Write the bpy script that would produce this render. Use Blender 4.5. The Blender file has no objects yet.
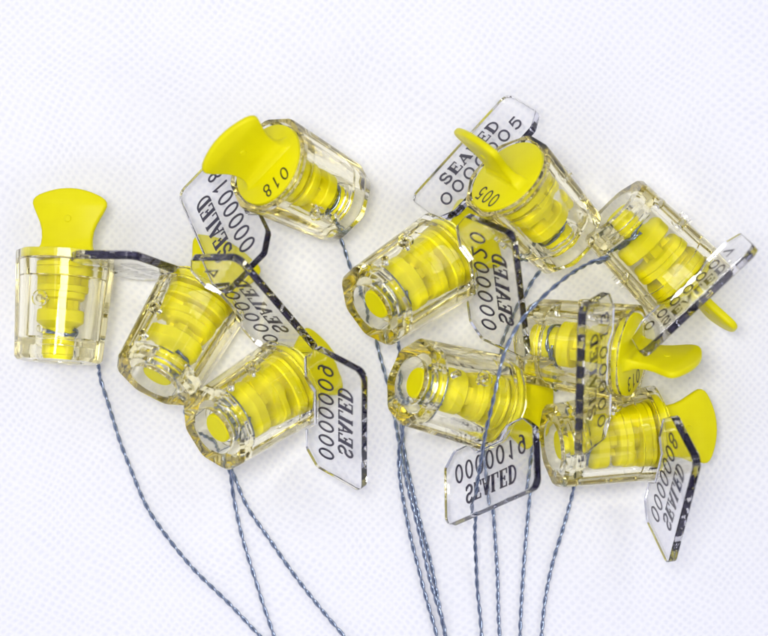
import bpy, bmesh, math, random
from mathutils import Vector, Matrix, Quaternion
random.seed(4)
sc = bpy.context.scene
sc.unit_settings.system = 'METRIC'
sc.unit_settings.scale_length = 0.01            # one unit is one centimetre
col = sc.collection
PI = math.pi

# ------------------------------------------------------------------ camera
CAM_H = 35.0
F = 1750.0                                       # photo pixels per cm at 1 cm distance
cd = bpy.data.cameras.new('camera')
cam = bpy.data.objects.new('camera', cd); col.objects.link(cam)
cam.location = (0, 0, CAM_H)
cd.sensor_fit = 'HORIZONTAL'; cd.sensor_width = 36.0
cd.lens = 36.0 * F / 768.0
cd.clip_start = 0.5; cd.clip_end = 500
cd.dof.use_dof = True; cd.dof.focus_distance = CAM_H - 1.1; cd.dof.aperture_fstop = 0.13
sc.camera = cam

# ------------------------------------------------------------------ world and lamps
w = bpy.data.worlds.new('World'); sc.world = w; w.use_nodes = True
nt = w.node_tree; nt.nodes.clear()
wo = nt.nodes.new('ShaderNodeOutputWorld'); bg = nt.nodes.new('ShaderNodeBackground')
tc = nt.nodes.new('ShaderNodeTexCoord'); sp = nt.nodes.new('ShaderNodeSeparateXYZ')
rp = nt.nodes.new('ShaderNodeValToRGB')
nt.links.new(tc.outputs['Generated'], sp.inputs[0]); nt.links.new(sp.outputs['Z'], rp.inputs[0])
nt.links.new(rp.outputs[0], bg.inputs[0]); nt.links.new(bg.outputs[0], wo.inputs[0])
e = rp.color_ramp.elements
e[0].position = 0.0; e[0].color = (.03, .03, .07, 1)
e[1].position = 1.0; e[1].color = (.10, .10, .13, 1)
for p_, c_ in ((.16, (.22, .22, .30, 1)), (.34, (.68, .69, .85, 1)), (.74, (.68, .69, .85, 1)), (.90, (.18, .18, .23, 1))):
    a = e.new(p_); a.color = c_
bg.inputs[1].default_value = 1.0

def area(name, loc, size, power, colr):
    l = bpy.data.lights.new(name, 'AREA'); l.shape = 'SQUARE'; l.size = size; l.energy = power; l.color = colr
    o = bpy.data.objects.new(name, l); col.objects.link(o); o.location = loc
    o.rotation_euler = (Vector((0, 0, 0)) - Vector(loc)).to_track_quat('-Z', 'Y').to_euler()
    return o
for loc_, size_, pw_ in (((-3.5, 2.5, 37), 8.5, 6100), ((-20, 15, 30), 13, 1350), ((19, 15, 31), 13, 1000), ((-17, -18, 30), 13, 800), ((20, -13, 30), 13, 950)):
    area('softbox', loc_, size_, pw_, (1.0, .99, .965))

vs = sc.view_settings
vs.view_transform = 'Standard'; vs.look = 'None'; vs.gamma = 1; vs.use_curve_mapping = False
vs.exposure = 0.08
cy = sc.cycles
cy.max_bounces = 22; cy.transmission_bounces = 22; cy.glossy_bounces = 8; cy.diffuse_bounces = 5
cy.transparent_max_bounces = 16; cy.volume_bounces = 0
cy.caustics_refractive = True; cy.caustics_reflective = True; cy.blur_glossy = 0.04
cy.sample_clamp_indirect = 60

# ------------------------------------------------------------------ materials
def mat(name):
    m = bpy.data.materials.new(name); m.use_nodes = True
    n = m.node_tree; b = n.nodes['Principled BSDF']
    return m, n, b

def mat_clear(name, dens, colr, rough=.01, ior=1.49, bump=.015):
    m, n, b = mat(name)
    b.inputs['Base Color'].default_value = (1, 1, 1, 1)
    b.inputs['Transmission Weight'].default_value = 1
    b.inputs['IOR'].default_value = ior
    b.inputs['Roughness'].default_value = rough
    t = n.nodes.new('ShaderNodeTexCoord'); ns = n.nodes.new('ShaderNodeTexNoise'); ns.inputs['Scale'].default_value = 5
    bp = n.nodes.new('ShaderNodeBump'); bp.inputs['Strength'].default_value = bump; bp.inputs['Distance'].default_value = .05
    n.links.new(t.outputs['Object'], ns.inputs['Vector']); n.links.new(ns.outputs['Fac'], bp.inputs['Height'])
    n.links.new(bp.outputs[0], b.inputs['Normal'])
    n3 = n.nodes.new('ShaderNodeTexNoise'); n3.inputs['Scale'].default_value = 2.2; n3.inputs['Detail'].default_value = 6
    mr = n.nodes.new('ShaderNodeMapRange'); mr.inputs[1].default_value = .42; mr.inputs[2].default_value = .72
    mr.inputs[3].default_value = rough; mr.inputs[4].default_value = rough + .03
    n.links.new(t.outputs['Object'], n3.inputs['Vector']); n.links.new(n3.outputs['Fac'], mr.inputs[0]); n.links.new(mr.outputs[0], b.inputs['Roughness'])
    if dens > 0:
        v = n.nodes.new('ShaderNodeVolumeAbsorption'); v.inputs['Color'].default_value = (*colr, 1); v.inputs['Density'].default_value = dens
        n.links.new(v.outputs[0], n.nodes['Material Output'].inputs['Volume'])
    return m
M_case = mat_clear('clear_case_plastic', .65, (.95, .88, .38), .03, 1.40, .025)
M_tag = mat_clear('clear_tag_plastic', .38, (.45, .44, .62))

M_yel, n, b = mat('yellow_plastic')
b.inputs['Base Color'].default_value = (.7, .66, .0, 1)
b.inputs['Roughness'].default_value = .4; b.inputs['Specular IOR Level'].default_value = .18
b.inputs['Subsurface Weight'].default_value = .12
b.inputs['Subsurface Radius'].default_value = (.12, .10, .01)
b.inputs['Subsurface Scale'].default_value = .5
t = n.nodes.new('ShaderNodeTexCoord'); ns = n.nodes.new('ShaderNodeTexNoise'); ns.inputs['Scale'].default_value = 45; ns.inputs['Detail'].default_value = 4
bp = n.nodes.new('ShaderNodeBump'); bp.inputs['Strength'].default_value = .12; bp.inputs['Distance'].default_value = .01
n.links.new(t.outputs['Object'], ns.inputs['Vector']); n.links.new(ns.outputs['Fac'], bp.inputs['Height']); n.links.new(bp.outputs[0], b.inputs['Normal'])
ns2 = n.nodes.new('ShaderNodeTexNoise'); ns2.inputs['Scale'].default_value = 3.5
mx = n.nodes.new('ShaderNodeMix'); mx.data_type = 'RGBA'
mx.inputs[6].default_value = (.78, .725, .0, 1); mx.inputs[7].default_value = (.70, .625, .0, 1)
n.links.new(t.outputs['Object'], ns2.inputs['Vector']); n.links.new(ns2.outputs['Fac'], mx.inputs[0]); n.links.new(mx.outputs[2], b.inputs['Base Color'])

M_ink, n, b = mat('printed_ink')
b.inputs['Base Color'].default_value = (.018, .012, .05, 1); b.inputs['Roughness'].default_value = .5
M_ink2, n, b = mat('black_ink_on_cap')
b.inputs['Base Color'].default_value = (.03, .028, .01, 1); b.inputs['Roughness'].default_value = .5

M_wire, n, b = mat('blue_grey_steel')
b.inputs['Base Color'].default_value = (.25, .30, .40, 1); b.inputs['Metallic'].default_value = 1; b.inputs['Roughness'].default_value = .2

# white non-woven cloth with a staggered grid of pressed points
M_cloth, n, b = mat('white_nonwoven_cloth')
L = n.links
tc = n.nodes.new('ShaderNodeTexCoord')
mp = n.nodes.new('ShaderNodeMapping'); mp.inputs['Rotation'].default_value = (0, 0, math.radians(38))
nz = n.nodes.new('ShaderNodeTexNoise'); nz.inputs['Scale'].default_value = .35; nz.inputs['Detail'].default_value = 2
L.new(tc.outputs['Object'], nz.inputs['Vector'])
vm = n.nodes.new('ShaderNodeVectorMath'); vm.operation = 'MULTIPLY_ADD'; vm.inputs[1].default_value = (.9, .9, 0)
L.new(nz.outputs['Color'], vm.inputs[0]); L.new(tc.outputs['Object'], vm.inputs[2]); L.new(vm.outputs[0], mp.inputs['Vector'])
sx = n.nodes.new('ShaderNodeSeparateXYZ'); L.new(mp.outputs[0], sx.inputs[0])
def math_node(op, a, bv=None):
    q = n.nodes.new('ShaderNodeMath'); q.operation = op
    for i, v in enumerate((a, bv)):
        if v is None: continue
        if isinstance(v, (int, float)): q.inputs[i].default_value = v
        else: L.new(v, q.inputs[i])
    return q.outputs[0]
K = PI / .138
sa = math_node('ABSOLUTE', math_node('SINE', math_node('MULTIPLY', sx.outputs[0], K)))
sb = math_node('ABSOLUTE', math_node('SINE', math_node('MULTIPLY', sx.outputs[1], K)))
pr = math_node('MULTIPLY', sa, sb)
dot = n.nodes.new('ShaderNodeMapRange'); dot.interpolation_type = 'SMOOTHSTEP'
dot.inputs[1].default_value = .15; dot.inputs[2].default_value = 1.05
L.new(pr, dot.inputs[0])
fib = n.nodes.new('ShaderNodeTexNoise'); fib.inputs['Scale'].default_value = 14; fib.inputs['Detail'].default_value = 8; fib.inputs['Roughness'].default_value = .75
L.new(tc.outputs['Object'], fib.inputs['Vector'])
blot = n.nodes.new('ShaderNodeTexNoise'); blot.inputs['Scale'].default_value = 1.3; blot.inputs['Detail'].default_value = 3
L.new(tc.outputs['Object'], blot.inputs['Vector'])
df = math_node('MULTIPLY', dot.outputs[0], math_node('ADD', math_node('MULTIPLY', blot.outputs['Fac'], .9), .1))
cm = n.nodes.new('ShaderNodeMix'); cm.data_type = 'RGBA'
cm.inputs[6].default_value = (.91, .91, .925, 1); cm.inputs[7].default_value = (.765, .775, .84, 1)
L.new(df, cm.inputs[0]); 
cm2 = n.nodes.new('ShaderNodeMix'); cm2.data_type = 'RGBA'; cm2.blend_type = 'MULTIPLY'; cm2.inputs[0].default_value = .16
L.new(cm.outputs[2], cm2.inputs[6]); L.new(fib.outputs['Fac'], cm2.inputs[7])
# a few tiny lint specks
vo = n.nodes.new('ShaderNodeTexVoronoi'); vo.inputs['Scale'].default_value = .55
L.new(tc.outputs['Object'], vo.inputs['Vector'])
spk = math_node('LESS_THAN', vo.outputs['Distance'], .022)
cm3 = n.nodes.new('ShaderNodeMix'); cm3.data_type = 'RGBA'; cm3.inputs[7].default_value = (.42, .40, .34, 1)
L.new(math_node('MULTIPLY', spk, .5), cm3.inputs[0]); L.new(cm2.outputs[2], cm3.inputs[6])
L.new(cm3.outputs[2], b.inputs['Base Color'])
b.inputs['Roughness'].default_value = .8; b.inputs['Specular IOR Level'].default_value = .2
hh = math_node('ADD', math_node('ADD', math_node('MULTIPLY', dot.outputs[0], -1.0), math_node('MULTIPLY', fib.outputs['Fac'], .9)), math_node('MULTIPLY', blot.outputs['Fac'], 14.0))
bp = n.nodes.new('ShaderNodeBump'); bp.inputs['Strength'].default_value = .10; bp.inputs['Distance'].default_value = .02
L.new(hh, bp.inputs['Height']); L.new(bp.outputs[0], b.inputs['Normal'])

# ------------------------------------------------------------------ mesh helpers
def mesh_from(name, V, Fc, mats, mi=None, sharp=30, smooth=True):
    me = bpy.data.meshes.new(name); me.from_pydata([tuple(v) for v in V], [], Fc)
    for m in mats: me.materials.append(m)
    if mi: me.polygons.foreach_set('material_index', mi)
    me.update()
    if smooth:
        me.shade_smooth()
        me.set_sharp_from_angle(angle=math.radians(sharp))
    return me

def fix_normals(me):
    bm = bmesh.new(); bm.from_mesh(me); bmesh.ops.recalc_face_normals(bm, faces=bm.faces[:]); bm.to_mesh(me); bm.free()

def link(name, me, parent=None):
    o = bpy.data.objects.new(name, me); col.objects.link(o)
    if parent: o.parent = parent
    return o

def lathe(prof, seg=64, closed=False):
    V = []; Fc = []; rings = []
    for (r, z) in prof:
        if r < 1e-6: rings.append([len(V)]); V.append((0, 0, z))
        else:
            rings.append(list(range(len(V), len(V) + seg)))
            V += [(r * math.cos(2 * PI * k / seg), r * math.sin(2 * PI * k / seg), z) for k in range(seg)]
    pairs = list(zip(rings, rings[1:]))
    if closed: pairs.append((rings[-1], rings[0]))
    for A, B in pairs:
        for k in range(seg):
            k2 = (k + 1) % seg
            if len(A) == 1: Fc.append((A[0], B[k], B[k2]))
            elif len(B) == 1: Fc.append((A[k], B[0], A[k2]))
            else: Fc.append((A[k], B[k], B[k2], A[k2]))
    return V, Fc

# ------------------------------------------------------------------ lettering as flat ribbons
def arc(cx, cy, rx, ry, a0, a1, n=12):
    return [(cx + rx * math.cos(math.radians(a0 + (a1 - a0) * i / n)), cy + ry * math.sin(math.radians(a0 + (a1 - a0) * i / n))) for i in range(n + 1)]
# glyphs live in a box 0..1 wide, 0..1 high; each stroke = (points, width, closed)
def O_(n=28): return (arc(.5, .5, .42, .5, 0, 360, n), .085, True)
GLY = {
 '0': [O_()],
 '1': [([(.25, .8), (.55, 1.0), (.55, 0)], .09, False)],
 '3': [(arc(.45, .74, .33, .26, 150, -80) + arc(.45, .26, .38, .26, 80, -150), .09, False)],
 '4': [([(.72, 0), (.72, 1.0), (.08, .32), (.95, .32)], .09, False)],
 '5': [([(.85, 1), (.25, 1), (.18, .56)] + arc(.46, .33, .38, .33, 115, -145), .09, False)],
 '7': [([(.1, 1), (.88, 1), (.4, 0)], .09, False)],
 '8': [(arc(.5, .75, .3, .25, 0, 360, 20), .085, True), (arc(.5, .26, .38, .26, 0, 360, 22), .085, True)],
 '9': [(arc(.5, .68, .37, .32, 0, 360, 22), .085, True), ([(.87, .68), (.82, .3)] + arc(.45, .3, .37, .3, 0, -110, 8), .085, False)],
 '2': [(arc(.48, .7, .38, .3, 160, -20) + [(.1, 0), (.9, 0)], .09, False)],
 'S': [(arc(.5, .745, .32, .255, 25, 262) + arc(.5, .255, .35, .255, 82, -155), .10, False),
       ([(.82, .98), (.82, .74)], .05, False), ([(.14, .02), (.14, .28)], .05, False)],
 'E': [([(.25, 0), (.25, 1)], .16, False), ([(.05, .98), (.88, .98), (.88, .74)], .05, False), ([(.05, .02), (.92, .02), (.92, .28)], .05, False), ([(.25, .51), (.66, .51)], .05, False), ([(.66, .38), (.66, .64)], .05, False)],
 'A': [([(.10, .02), (.48, 1)], .06, False), ([(.48, 1), (.86, .02)], .15, False), ([(.22, .34), (.72, .34)], .05, False), ([(-.04, .02), (.26, .02)], .05, False), ([(.66, .02), (1.04, .02)], .05, False)],
 'L': [([(.28, 0), (.28, 1)], .16, False), ([(.06, .98), (.52, .98)], .05, False), ([(.06, .02), (.92, .02), (.92, .32)], .05, False)],
 'D': [([(.25, 0), (.25, 1)], .15, False), ([(.05, .98), (.42, .98)] + arc(.42, .5, .50, .48, 85, -85, 14) + [(.42, .02), (.05, .02)], .085, False)],
}
def ribbons(ch, w, h, slant, bold=1.0):
    """list of (vertices 2d, faces) for one glyph with cell width w and height h, centred on the origin"""
    out = []
    for pts, wd, closed in GLY[ch]:
        P = [Vector(((x - .5) * w + slant * (y - .5) * h, (y - .5) * h)) for x, y in pts]
        if closed: P = P[:-1]
        hw = wd * h * .5 * bold
        nP = len(P); V = []
        for i, p in enumerate(P):
            a = P[i - 1] if (i > 0 or closed) else None
            c = P[(i + 1) % nP] if (i < nP - 1 or closed) else None
            d1 = (p - a).normalized() if a is not None else None
            d2 = (c - p).normalized() if c is not None else None
            if d1 is None: d1 = d2
            if d2 is None: d2 = d1
            n1 = Vector((-d1.y, d1.x)); n2 = Vector((-d2.y, d2.x))
            m = n1 + n2
            m = n1 if m.length < .2 else m.normalized()
            k = hw / max(.45, m.dot(n1))
            V += [p + m * k, p - m * k]
        Fs = [(2 * i, 2 * i + 1, 2 * i + 3, 2 * i + 2) for i in range(nP - 1)]
        if closed: Fs.append((2 * nP - 2, 2 * nP - 1, 1, 0))
        out.append((V, Fs))
    return out

def write(V, Fc, MI, text, origin, right, up, zoff, w, h, adv, slant, bold, mi, depth=0):
    """append a line of text centred on origin (3d), reading along right"""
    nrm = right.cross(up)
    k0 = (len(text) - 1) / 2
    lift = 0
    for i, ch in enumerate(text):
        for vs_, fs in ribbons(ch, w, h, slant, bold):
            base = len(V); lift += .00012
            for p in vs_:
                V.append(origin + right * (p.x + (i - k0) * adv) + up * p.y + nrm * (zoff + lift))
            for f in fs: Fc.append(tuple(base + q for q in f)); MI.append(mi)
            if depth:                                   # marking that goes down into the plastic
                n_ = len(vs_); b2 = len(V)
                for k in range(n_): V.append(V[base + k] - nrm * (depth - lift * 2))
                for f in fs:
                    Fc.append(tuple(b2 + q for q in reversed(f))); MI.append(mi)
                    Fc.append((base + f[0], b2 + f[0], b2 + f[3], base + f[3])); MI.append(mi)
                    Fc.append((base + f[2], b2 + f[2], b2 + f[1], base + f[1])); MI.append(mi)

# ------------------------------------------------------------------ shared dimensions (cm)
HB = 2.096                       # case height
HL = 1.424                       # half length of the tag
XO = 2.172                       # outer edge of the tag
ZT = 1.960                       # printed face of the tag
TT = .165                        # tag thickness
SEG = 64

def octa(ap, k, rr=.10):
    """point k of SEG on an octagon with apothem ap and slightly rounded corners"""
    a = 2 * PI * k / SEG
    m = (a + PI / 8) % (PI / 4) - PI / 8
    r = ap / math.cos(m)
    lim = ap / math.cos(PI / 8)
    r = min(r, lim * (1 - rr * .25))
    return Vector((r * math.cos(a), r * math.sin(a)))

def build_case():
    rings = []                                # (kind, size, z)
    rings += [('o', .775, .03), ('o', .80, .07), ('o', .912, HB - .05), ('o', .905, HB)]
    rings += [('c', .845, HB), ('c', .835, HB - .16), ('c', .825, HB - .17), ('c', .68, HB - .172), ('c', .67, HB - .18), ('c', .645, 1.62), ('c', .625, 1.60),
              ('c', .59, .44), ('c', .57, .41), ('c', .37, .40), ('c', .36, .39), ('c', .36, .30), ('c', .37, .29), ('c', .45, .29), ('c', .46, .28), ('c', .475, .02), ('c', .495, .0)]
    rings += [('o', .74, 0.0)]
    V = []; Fc = []
    for kd, s, z in rings:
        for k in range(SEG):
            p = octa(s, k) if kd == 'o' else Vector((s * math.cos(2 * PI * k / SEG), s * math.sin(2 * PI * k / SEG)))
            V.append((p.x, p.y, z))
    n = len(rings)
    for i in range(n):
        j = (i + 1) % n
        for k in range(SEG):
            k2 = (k + 1) % SEG
            Fc.append((i * SEG + k, i * SEG + k2, j * SEG + k2, j * SEG + k))
    me = mesh_from('case', V, Fc, [M_case], smooth=False); fix_normals(me)
    body = bpy.data.objects.new('tmp', me); col.objects.link(body)
    tmp = []
    def cyl(y0, y1, z, r, op, seg=24):
        bm = bmesh.new()
        bmesh.ops.create_cone(bm, cap_ends=True, segments=seg, radius1=r, radius2=r, depth=abs(y1 - y0))
        bmesh.ops.rotate(bm, verts=bm.verts, matrix=Matrix.Rotation(PI / 2, 3, 'X'))
        bmesh.ops.translate(bm, verts=bm.verts, vec=(0, (y0 + y1) / 2, z))
        m = bpy.data.meshes.new('c'); bm.to_mesh(m); bm.free()
        o = bpy.data.objects.new('c', m); col.objects.link(o); tmp.append(o)
        md = body.modifiers.new('b', 'BOOLEAN'); md.operation = op; md.object = o; md.solver = 'EXACT'
    for s in (-1, 1):
        cyl(s * .775, s * .935, 1.12, .15, 'UNION')
    for s in (-1, 1):
        cyl(s * .45, s * 1.1, 1.12, .075, 'DIFFERENCE')
        cyl(s * .45, s * 1.1, .55, .072, 'DIFFERENCE')
    dg = bpy.context.evaluated_depsgraph_get()
    res = bpy.data.meshes.new_from_object(body.evaluated_get(dg))
    for o in tmp + [body]: bpy.data.objects.remove(o)
    res.name = 'case'
    res.shade_smooth(); res.set_sharp_from_angle(angle=math.radians(24))
    return res
ME_case = build_case()

def build_spool():
    prof = [(0, .12), (.27, .12), (.295, .145), (.30, .50), (.29, .52), (.29, .62), (.33, .66), (.42, .71), (.48, .735), (.50, .755), (.50, .95), (.48, .975), (.32, .985), (.27, 1.0),
            (.27, 1.17), (.45, 1.18), (.48, 1.20), (.50, 1.30), (.49, 1.31), (.53, 1.315), (.545, 1.33), (.55, 1.43), (.53, 1.445), (.36, 1.45), (.36, 1.61),
            (.575, 1.61), (.595, 1.625), (.60, 1.76), (.575, 1.765), (.575, 1.785), (.60, 1.79), (.60, 1.86), (.58, 1.88), (.45, 1.89), (.45, 1.93), (0, 1.93)]
    V, Fc = lathe(prof, 48)
    def box(x0, x1, y0, y1, z0, z1):
        b0 = len(V)
        for z in (z0, z1):
            V.extend([(x0, y0, z), (x1, y0, z), (x1, y1, z), (x0, y1, z)])
        for f in ((0, 3, 2, 1), (4, 5, 6, 7), (0, 1, 5, 4), (1, 2, 6, 5), (2, 3, 7, 6), (3, 0, 4, 7)): Fc.append(tuple(b0 + q for q in f))
    box(-.35, .35, -.13, .13, .97, 1.19)                 # cross block
    box(-.12, .12, -.31, .31, .97, 1.188)
    for a, z0, z1, r0, r1 in ((.5, 1.44, 1.615, .30, .54), (3.3, 1.44, 1.615, .30, .54)):
        c, s = math.cos(a), math.sin(a); b0 = len(V)
        for z in (z0, z1):
            for (x, y) in ((r0, -.17), (r1, -.13), (r1, .13), (r0, .17)):
                V.append((x * c - y * s, x * s + y * c, z))
        for f in ((0, 3, 2, 1), (4, 5, 6, 7), (0, 1, 5, 4), (1, 2, 6, 5), (2, 3, 7, 6), (3, 0, 4, 7)): Fc.append(tuple(b0 + q for q in f))
    me = mesh_from('spool', V, Fc, [M_yel], sharp=35); fix_normals(me)
    me.shade_smooth(); me.set_sharp_from_angle(angle=math.radians(35))
    return me
ME_spool = build_spool()

def build_cap(num):
    V, Fc = lathe([(0, 1.94), (.70, 1.94), (.79, 1.95), (.80, 1.965), (.802, 2.075), (.795, 2.095), (.78, 2.105), (0, 2.105)], 72)
    V = [Vector(v) for v in V]; MI = [0] * len(Fc)
    # handle width runs along local X of the cap; number sits on the +Y side, tops of digits outwards
    up = Vector((0, 1, 0)); right = Vector((1, 0, 0))
    if num: write(V, Fc, MI, num, Vector((.0, .53, 2.105)), right, up, .003, .165, .27, .235, .0, 1.5, 1)
    me = mesh_from('cap', V, Fc, [M_yel, M_ink2], MI, sharp=35)
    return me

def build_handle():
    H = 1.29
    zs = [0, .03, .08, .16, .30, .45, .60, .75, .87, .96, 1.03, 1.09, 1.14]
    hw = [.66, .59, .54, .51, .50, .515, .565, .64, .70, .735, .73, .69, .62]
    pts = [(hw[i], zs[i]) for i in range(len(zs))]
    for k in range(1, 12):
        x = .62 * (1 - k / 6); pts.append((x, 1.14 + (H - 1.14) * (1 - (x / .62) ** 2)))
    pts += [(-hw[i], zs[i]) for i in reversed(range(len(zs)))]
    n = len(pts)
    def th(z): return .085 + .07 * max(0, 1 - z / .22) ** 2 - .012 * z
    bm = bmesh.new()
    c0 = Vector((0, .62))
    layers = []
    for (sgn, ins, dep) in ((1, .055, 1), (1, .02, .8), (1, 0, .45), (-1, 0, .45), (-1, .02, .8), (-1, .055, 1)):
        ring = []
        for (x, z) in pts:
            v = Vector((x, z)); d = (c0 - v); d = d.normalized() * ins if d.length > 0 else d
            zz = max(z + (d.y if z > .05 else 0), 0)
            ring.append(bm.verts.new((x + d.x, sgn * dep * th(z), zz)))
        layers.append(ring)
    for a, b_ in zip(layers, layers[1:]):
        for k in range(n - 1): bm.faces.new((a[k], a[k + 1], b_[k + 1], b_[k]))
        bm.faces.new((a[n - 1], a[0], b_[0], b_[n - 1]))
    # faces filled as rows so that the surface stays even
    m = len(zs)
    for ring, flip in ((layers[0], False), (layers[-1], True)):
        L_ = ring[:m]; R_ = ring[-m:][::-1]; top = ring[m:-m]
        for k in range(m - 1):
            f = (L_[k], L_[k + 1], R_[k + 1], R_[k]); bm.faces.new(f[::-1] if flip else f)
        f = [L_[-1]] + list(top) + [R_[-1]]; bm.faces.new(f[::-1] if flip else f)
    # small moulded ring mark in the middle of each face
    for s in (1, -1):
        q = bmesh.ops.create_cone(bm, cap_ends=True, segments=20, radius1=.075, radius2=.06, depth=.03)
        bmesh.ops.rotate(bm, verts=q['verts'], matrix=Matrix.Rotation(-s * PI / 2, 3, 'X'))
        bmesh.ops.translate(bm, verts=q['verts'], vec=(0, s * (th(.68) + .002), .68))
    bmesh.ops.recalc_face_normals(bm, faces=bm.faces[:])
    bmesh.ops.translate(bm, verts=bm.verts, vec=(0, 0, 2.100))
    me = bpy.data.meshes.new('handle'); bm.to_mesh(me); bm.free(); me.materials.append(M_yel)
    me.shade_smooth(); me.set_sharp_from_angle(angle=math.radians(50))
    return me
ME_handle = build_handle()

def build_tag(num):
    # outline in (x, y): outer corners rounded, inner corners cut, inner side follows the case
    g = .006
    ap = .93 + g
    c45 = ap * math.tan(PI / 8)
    P = []
    def rnd(cx, cy, r, a0, a1, n=6): return [(cx + r * math.cos(math.radians(a0 + (a1 - a0) * i / n)), cy + r * math.sin(math.radians(a0 + (a1 - a0) * i / n))) for i in range(n + 1)]
    r = .20
    P += rnd(XO - r, -HL + r, r, -90, 0, 10); P += rnd(XO - r, HL - r, r, 0, 90, 10)
    P += [(1.02, HL), (.96, HL - .02), (.72, HL - .30), (.70, HL - .36)]
    P += [(.70, .70 + .1), (ap * .755, ap * .665), (ap, c45), (ap, -c45), (ap * .755, -ap * .665), (.70, -.80)]
    P += [(.70, -HL + .36), (.72, -HL + .30), (.96, -HL + .02), (1.02, -HL)]
    n = len(P); bm = bmesh.new()
    bot = [bm.verts.new((x, y, ZT - TT)) for x, y in P]; f = bm.faces.new(bot)
    q = bmesh.ops.extrude_face_region(bm, geom=[f])
    bmesh.ops.translate(bm, verts=[v for v in q['geom'] if isinstance(v, bmesh.types.BMVert)], vec=(0, 0, TT))
    bmesh.ops.recalc_face_normals(bm, faces=bm.faces[:])
    hz = [e_ for e_ in bm.edges if abs(e_.verts[0].co.z - e_.verts[1].co.z) < 1e-5]
    bmesh.ops.bevel(bm, geom=hz, offset=.016, segments=2, affect='EDGES', profile=.5)
    bm.normal_update()
    V = [v.co.copy() for v in bm.verts]; Fc = [tuple(v.index for v in f_.verts) for f_ in bm.faces] if not bm.verts.index_update() else []
    MI = [0] * len(Fc); bm.free()
    right = Vector((0, -1, 0)); up = Vector((1, 0, 0))
    write(V, Fc, MI, num, Vector((1.20, 0, ZT)), right, up, -.007, .235, .36, .332, .10, 1.25, 1, .04)
    write(V, Fc, MI, 'SEALED', Vector((1.70, 0, ZT)), right, up, -.007, .245, .35, .272, .0, 1.3, 1, .04)
    me = mesh_from('tag', V, Fc, [M_tag, M_ink], MI, sharp=12)
    return me

# ------------------------------------------------------------------ wire: two strands twisted round a path
def catmull(P, step):
    pts = []
    Q = [P[0] * 2 - P[1]] + P + [P[-1] * 2 - P[-2]]
    for i in range(1, len(Q) - 2):
        a, b_, c, d = Q[i - 1], Q[i], Q[i + 1], Q[i + 2]
        n = max(2, int((c - b_).length / step))
        for k in range(n):
            t_ = k / n
            pts.append(.5 * ((2 * b_) + (c - a) * t_ + (2 * a - 5 * b_ + 4 * c - d) * t_ ** 2 + (3 * b_ - a - 3 * c + d) * t_ ** 3))
    pts.append(P[-1].copy())
    return pts

def strands(path, rad=.0215, off=.0205, pitch=.50, seg=7):
    # resample evenly
    step = .035
    out = [path[0]]; acc = 0
    for a, b_ in zip(path, path[1:]):
        d = (b_ - a).length
        while acc + d >= step:
            t_ = (step - acc) / d; a = a.lerp(b_, t_); out.append(a.copy()); d = (b_ - a).length; acc = 0
        acc += d
    path = out
    V = []; Fc = []
    t0 = (path[1] - path[0]).normalized()
    u = t0.orthogonal().normalized()
    frames = []
    for i, p in enumerate(path):
        t1 = (path[min(i + 1, len(path) - 1)] - path[max(i - 1, 0)]).normalized()
        u = (t0.rotation_difference(t1) @ u); u = (u - t1 * u.dot(t1)).normalized(); t0 = t1
        frames.append((p, t1, u, t1.cross(u)))
    for s in (0, 1):
        cen = []
        for i, (p, t_, u_, v_) in enumerate(frames):
            ph = 2 * PI * i * step / pitch + s * PI + .25 * math.sin(i * .05)
            cen.append((p + (u_ * math.cos(ph) + v_ * math.sin(ph)) * off, u_, v_))
        base = len(V)
        for c, u_, v_ in cen:
            for k in range(seg):
                a = 2 * PI * k / seg; V.append(c + (u_ * math.cos(a) + v_ * math.sin(a)) * rad)
        for i in range(len(cen) - 1):
            for k in range(seg):
                k2 = (k + 1) % seg
                Fc.append((base + i * seg + k, base + i * seg + k2, base + (i + 1) * seg + k2, base + (i + 1) * seg + k))
        Fc.append(tuple(base + k for k in reversed(range(seg)))); Fc.append(tuple(base + (len(cen) - 1) * seg + k for k in range(seg)))
    return V, Fc

def at(px, py, z):
    return Vector(((px - 384) * (CAM_H - z) / F, (318 - py) * (CAM_H - z) / F, z))

# ------------------------------------------------------------------ the cloth
bm = bmesh.new()
bmesh.ops.create_grid(bm, x_segments=120, y_segments=120, size=45)
for v in bm.verts:
    x, y = v.co.x, v.co.y
    v.co.z = .015 * math.sin(x * .31 + .7) * math.sin(y * .27 + 1.2) - .02
me = bpy.data.meshes.new('ground'); bm.to_mesh(me); bm.free(); me.materials.append(M_cloth); me.shade_smooth()
ground = link('ground', me); ground['kind'] = 'structure'; ground['label'] = 'white cloth with a fine dotted texture under the seals'

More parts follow.
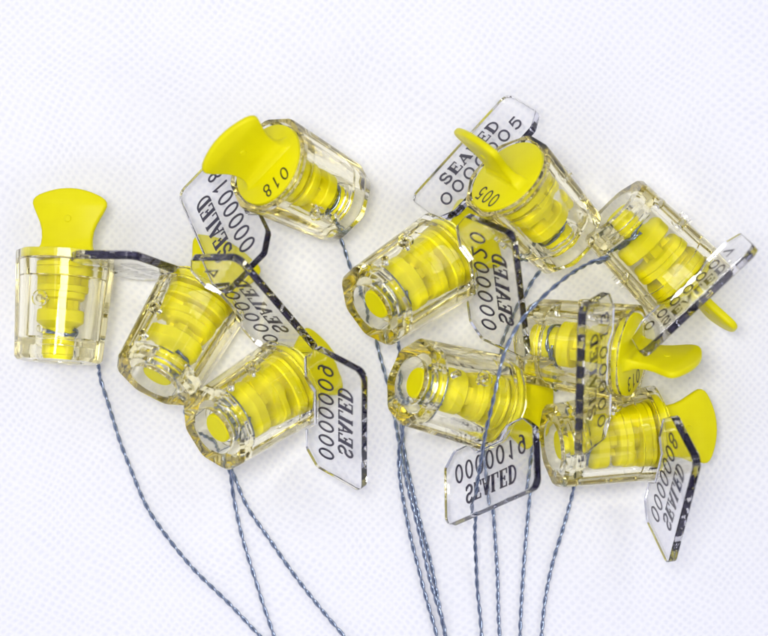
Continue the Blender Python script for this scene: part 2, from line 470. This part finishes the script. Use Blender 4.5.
# ------------------------------------------------------------------ the seals
# number, rotation vector + position, direction of the handle's width in the world, wire (side of case, points px py z)
T_ = .06
SEALS = [
 dict(num='0000010', cap='010', q=(4.4771, 0.578, 0.7423, -6.276, -0.8399, 1.2997), w=(1, 0, .1),
      label='yellow and clear seal lying upright at the far left, its handle pointing up',
      side=1, wire=[(97, 362, .45), (100, 378, .12), (108, 403, T_), (125, 455, T_), (152, 515, T_), (190, 565, T_), (232, 607, T_), (264, 640, T_), (300, 675, T_)]),
 dict(num='0000018', cap='018', q=(0.7452, -0.6932, -2.3544, -0.8649, 2.2742, 0.5791), w=(-.68, -.73, -.42),
      label='yellow and clear seal numbered 018 on its round cap, with its broad handle raised',
      side=1, wire=[(335, 225, .4), (343, 245, .12), (353, 275, T_), (372, 325, T_), (383, 365, T_), (392, 400, T_), (397, 430, T_), (403, 470, T_ + .1), (416, 520, T_ + .1), (428, 570, T_+.1), (440, 612, T_+.1), (446, 640, T_), (455, 680, T_)]),
 dict(num='0000014', cap='014', q=(3.6996, 0.6264, 1.3576, -4.3662, -1.2096, 1.8411), w=(.88, -.45, 0),
      label='yellow and clear seal whose tag ends in 14, left of the tag ending in 09',
      side=1, wire=[(185, 412, .25), (205, 435, .08), (225, 455, T_), (233, 473, T_), (248, 508, T_), (275, 547, T_), (308, 593, T_), (347, 640, T_), (375, 675, T_)]),
 dict(num='0000009', cap='009', q=(3.4427, -0.4157, 1.2839, -3.2338, -2.1389, 2.1001), w=(-.5, .85, 0),
      label='yellow and clear seal whose upright tag reads 0000009 backwards, lower left of the pile',
      side=1, wire=[(228, 462, .5), (231, 478, .2), (234, 500, T_), (243, 540, T_), (259, 590, T_), (275, 640, T_), (285, 680, T_)]),
 dict(num='0000020', cap='020', q=(-2.302, 0.1439, -1.0375, -0.2588, 0.1885, 1.9076), w=(-.55, .82, 0),
      label='yellow and clear seal with the tag ending in 20, upper of the middle two',
      side=1, wire=[(398, 342, .5), (400, 360, .15), (400, 385, T_), (401, 420, T_), (405, 455, T_), (415, 500, T_), (428, 550, T_), (438, 600, T_), (446, 640, T_), (452, 680, T_)]),
 dict(num='0000019', cap='019', q=(-1.9071, 1.508, -1.2868, 0.4763, -1.1914, 1.891), w=(.25, .95, 0),
      label='yellow and clear seal with the tag ending in 19, below the one ending in 20',
      side=1, wire=[(402, 436, .4), (399, 450, .15), (400, 480, T_), (409, 530, T_), (421, 580, T_), (434, 625, T_), (438, 642, T_), (447, 680, T_)]),
 dict(num='0000005', cap='005', q=(1.7217, -0.676, -3.3132, 3.5735, 1.5201, 0.7719), w=(-.62, .50, -1.0),
      label='yellow and clear seal numbered 005 with its cap up and readable tag behind',
      side=1, wire=[(545, 262, .3), (530, 285, .08), (505, 340, T_), (492, 400, T_), (488, 450, T_), (492, 500, T_), (496, 545, T_), (498, 600, T_), (499, 640, T_), (500, 680, T_)]),
 dict(num='0000007', cap='007', q=(1.9256, -0.9697, 1.7225, 4.3978, 2.0837, 1.3126), w=None,
      label='yellow and clear seal on the far right, small end up, tag edge slanting upwards',
      side=1, wire=[(609, 257, 1.9), (592, 262, 2.1), (568, 276, 2.6), (543, 297, 2.9), (522, 320, 2.95), (506, 350, 2.9), (494, 395, 2.8), (484, 440, 2.3), (478, 480, 1.7), (475, 530, .7), (476, 575, .15), (480, 615, T_), (482, 640, T_), (485, 680, T_)]),
 dict(num='0000013', cap='013', q=(-1.5386, 0.3385, -2.5568, 2.887, -0.4418, 0.7303), w=(-.4, -.35, .85),
      label='yellow and clear seal numbered 013, its tag standing on edge over the seal below',
      side=1, wire=[(550, 385, .4), (545, 410, .12), (537, 445, T_), (531, 485, T_), (527, 525, T_), (523, 570, T_), (521, 610, T_), (520, 640, T_), (519, 680, T_)]),
 dict(num='0000008', cap='008', q=(-2.019, 0.6486, -1.5443, 3.2346, -2.4556, 1.4087), w=(.3, .95, 0),
      label='yellow and clear seal with the tag ending in 08, at the lower right',
      side=1, wire=[(574, 480, .4), (572, 495, .12), (563, 528, T_), (552, 565, T_), (545, 600, T_), (541, 640, T_), (538, 680, T_)]),
]
first = None
for S in SEALS:
    q = S['q']; rv = Vector(q[:3]); R = Quaternion(rv.normalized(), rv.length).to_matrix(); t = Vector(q[3:])
    root = bpy.data.objects.new('wire_seal', None); col.objects.link(root)
    root.empty_display_size = .3
    root.matrix_world = Matrix.Translation(t) @ R.to_4x4()
    root['label'] = S['label']; root['category'] = 'security seal'; root['group'] = 'yellow and clear wire seals in a pile'
    # handle direction in the local frame
    Zw = R.col[2]
    if S['w'] is None:
        ww = Vector((0, 0, 1)); 
    else: ww = Vector(S['w'])
    ww = (ww - Zw * ww.dot(Zw)).normalized()
    lw = R.transposed() @ ww
    phi = math.atan2(lw.y, lw.x)
    link('case', ME_case, root)
    link('tag', build_tag(S['num']), root)
    sp_ = link('spool', ME_spool, root); sp_.rotation_euler = (0, 0, phi)
    cp = link('cap', build_cap(S['cap']), root); cp.rotation_euler = (0, 0, phi)
    hd = link('handle', ME_handle, root); hd.rotation_euler = (0, 0, phi)
    # wire: coil round the spool, out through the hole, then along the cloth (built in the seal's own frame)
    sd = S['side']
    loc = []
    for k in range(34):
        a = sd * PI / 2 - 2.6 * PI + 2.6 * PI * k / 33
        loc.append(Vector((.355 * math.cos(a), .355 * math.sin(a), .555 + .06 * math.cos(k * .4))))
    loc += [Vector((.05, sd * .50, .55)), Vector((0, sd * .68, .55)), Vector((0, sd * .93, .55))]
    inv = root.matrix_world.inverted()
    W_ = [at(*p) for p in S['wire']]
    d_ = (W_[-1] - W_[-2]).normalized()
    for k in range(1, 5): W_.append(W_[-1] + Vector((d_.x + .10 * k * (1 if W_[-1].x < 2 else -1), d_.y, 0)).normalized() * 1.3)
    loc += [inv @ p for p in W_]
    pth = catmull(loc, .03)
    kx = random.uniform(0, 9)
    for i_, p_ in enumerate(pth):
        f_ = min(1, max(0, (i_ - 160) / 60)) * .012
        p_ += Vector((math.sin(i_ * .043 + kx) + .6 * math.sin(i_ * .117 + 2 * kx), math.cos(i_ * .051 + kx) + .5 * math.sin(i_ * .14), 0)) * f_
    V, Fc = strands(pth, pitch=random.uniform(.46, .56))
    me = mesh_from('wire', V, Fc, [M_wire], sharp=60)
    link('wire', me, root)
    h1 = root.matrix_world @ Vector((0, sd * .93, .55)); h2 = root.matrix_world @ Vector((0, -sd * .93, .55))
    print('hole', S['num'], [round(384 + F * h.x / (CAM_H - h.z)) for h in (h1, h2)], [round(318 - F * h.y / (CAM_H - h.z)) for h in (h1, h2)], round(h1.z, 2), round(h2.z, 2), 'wants', S['wire'][0])
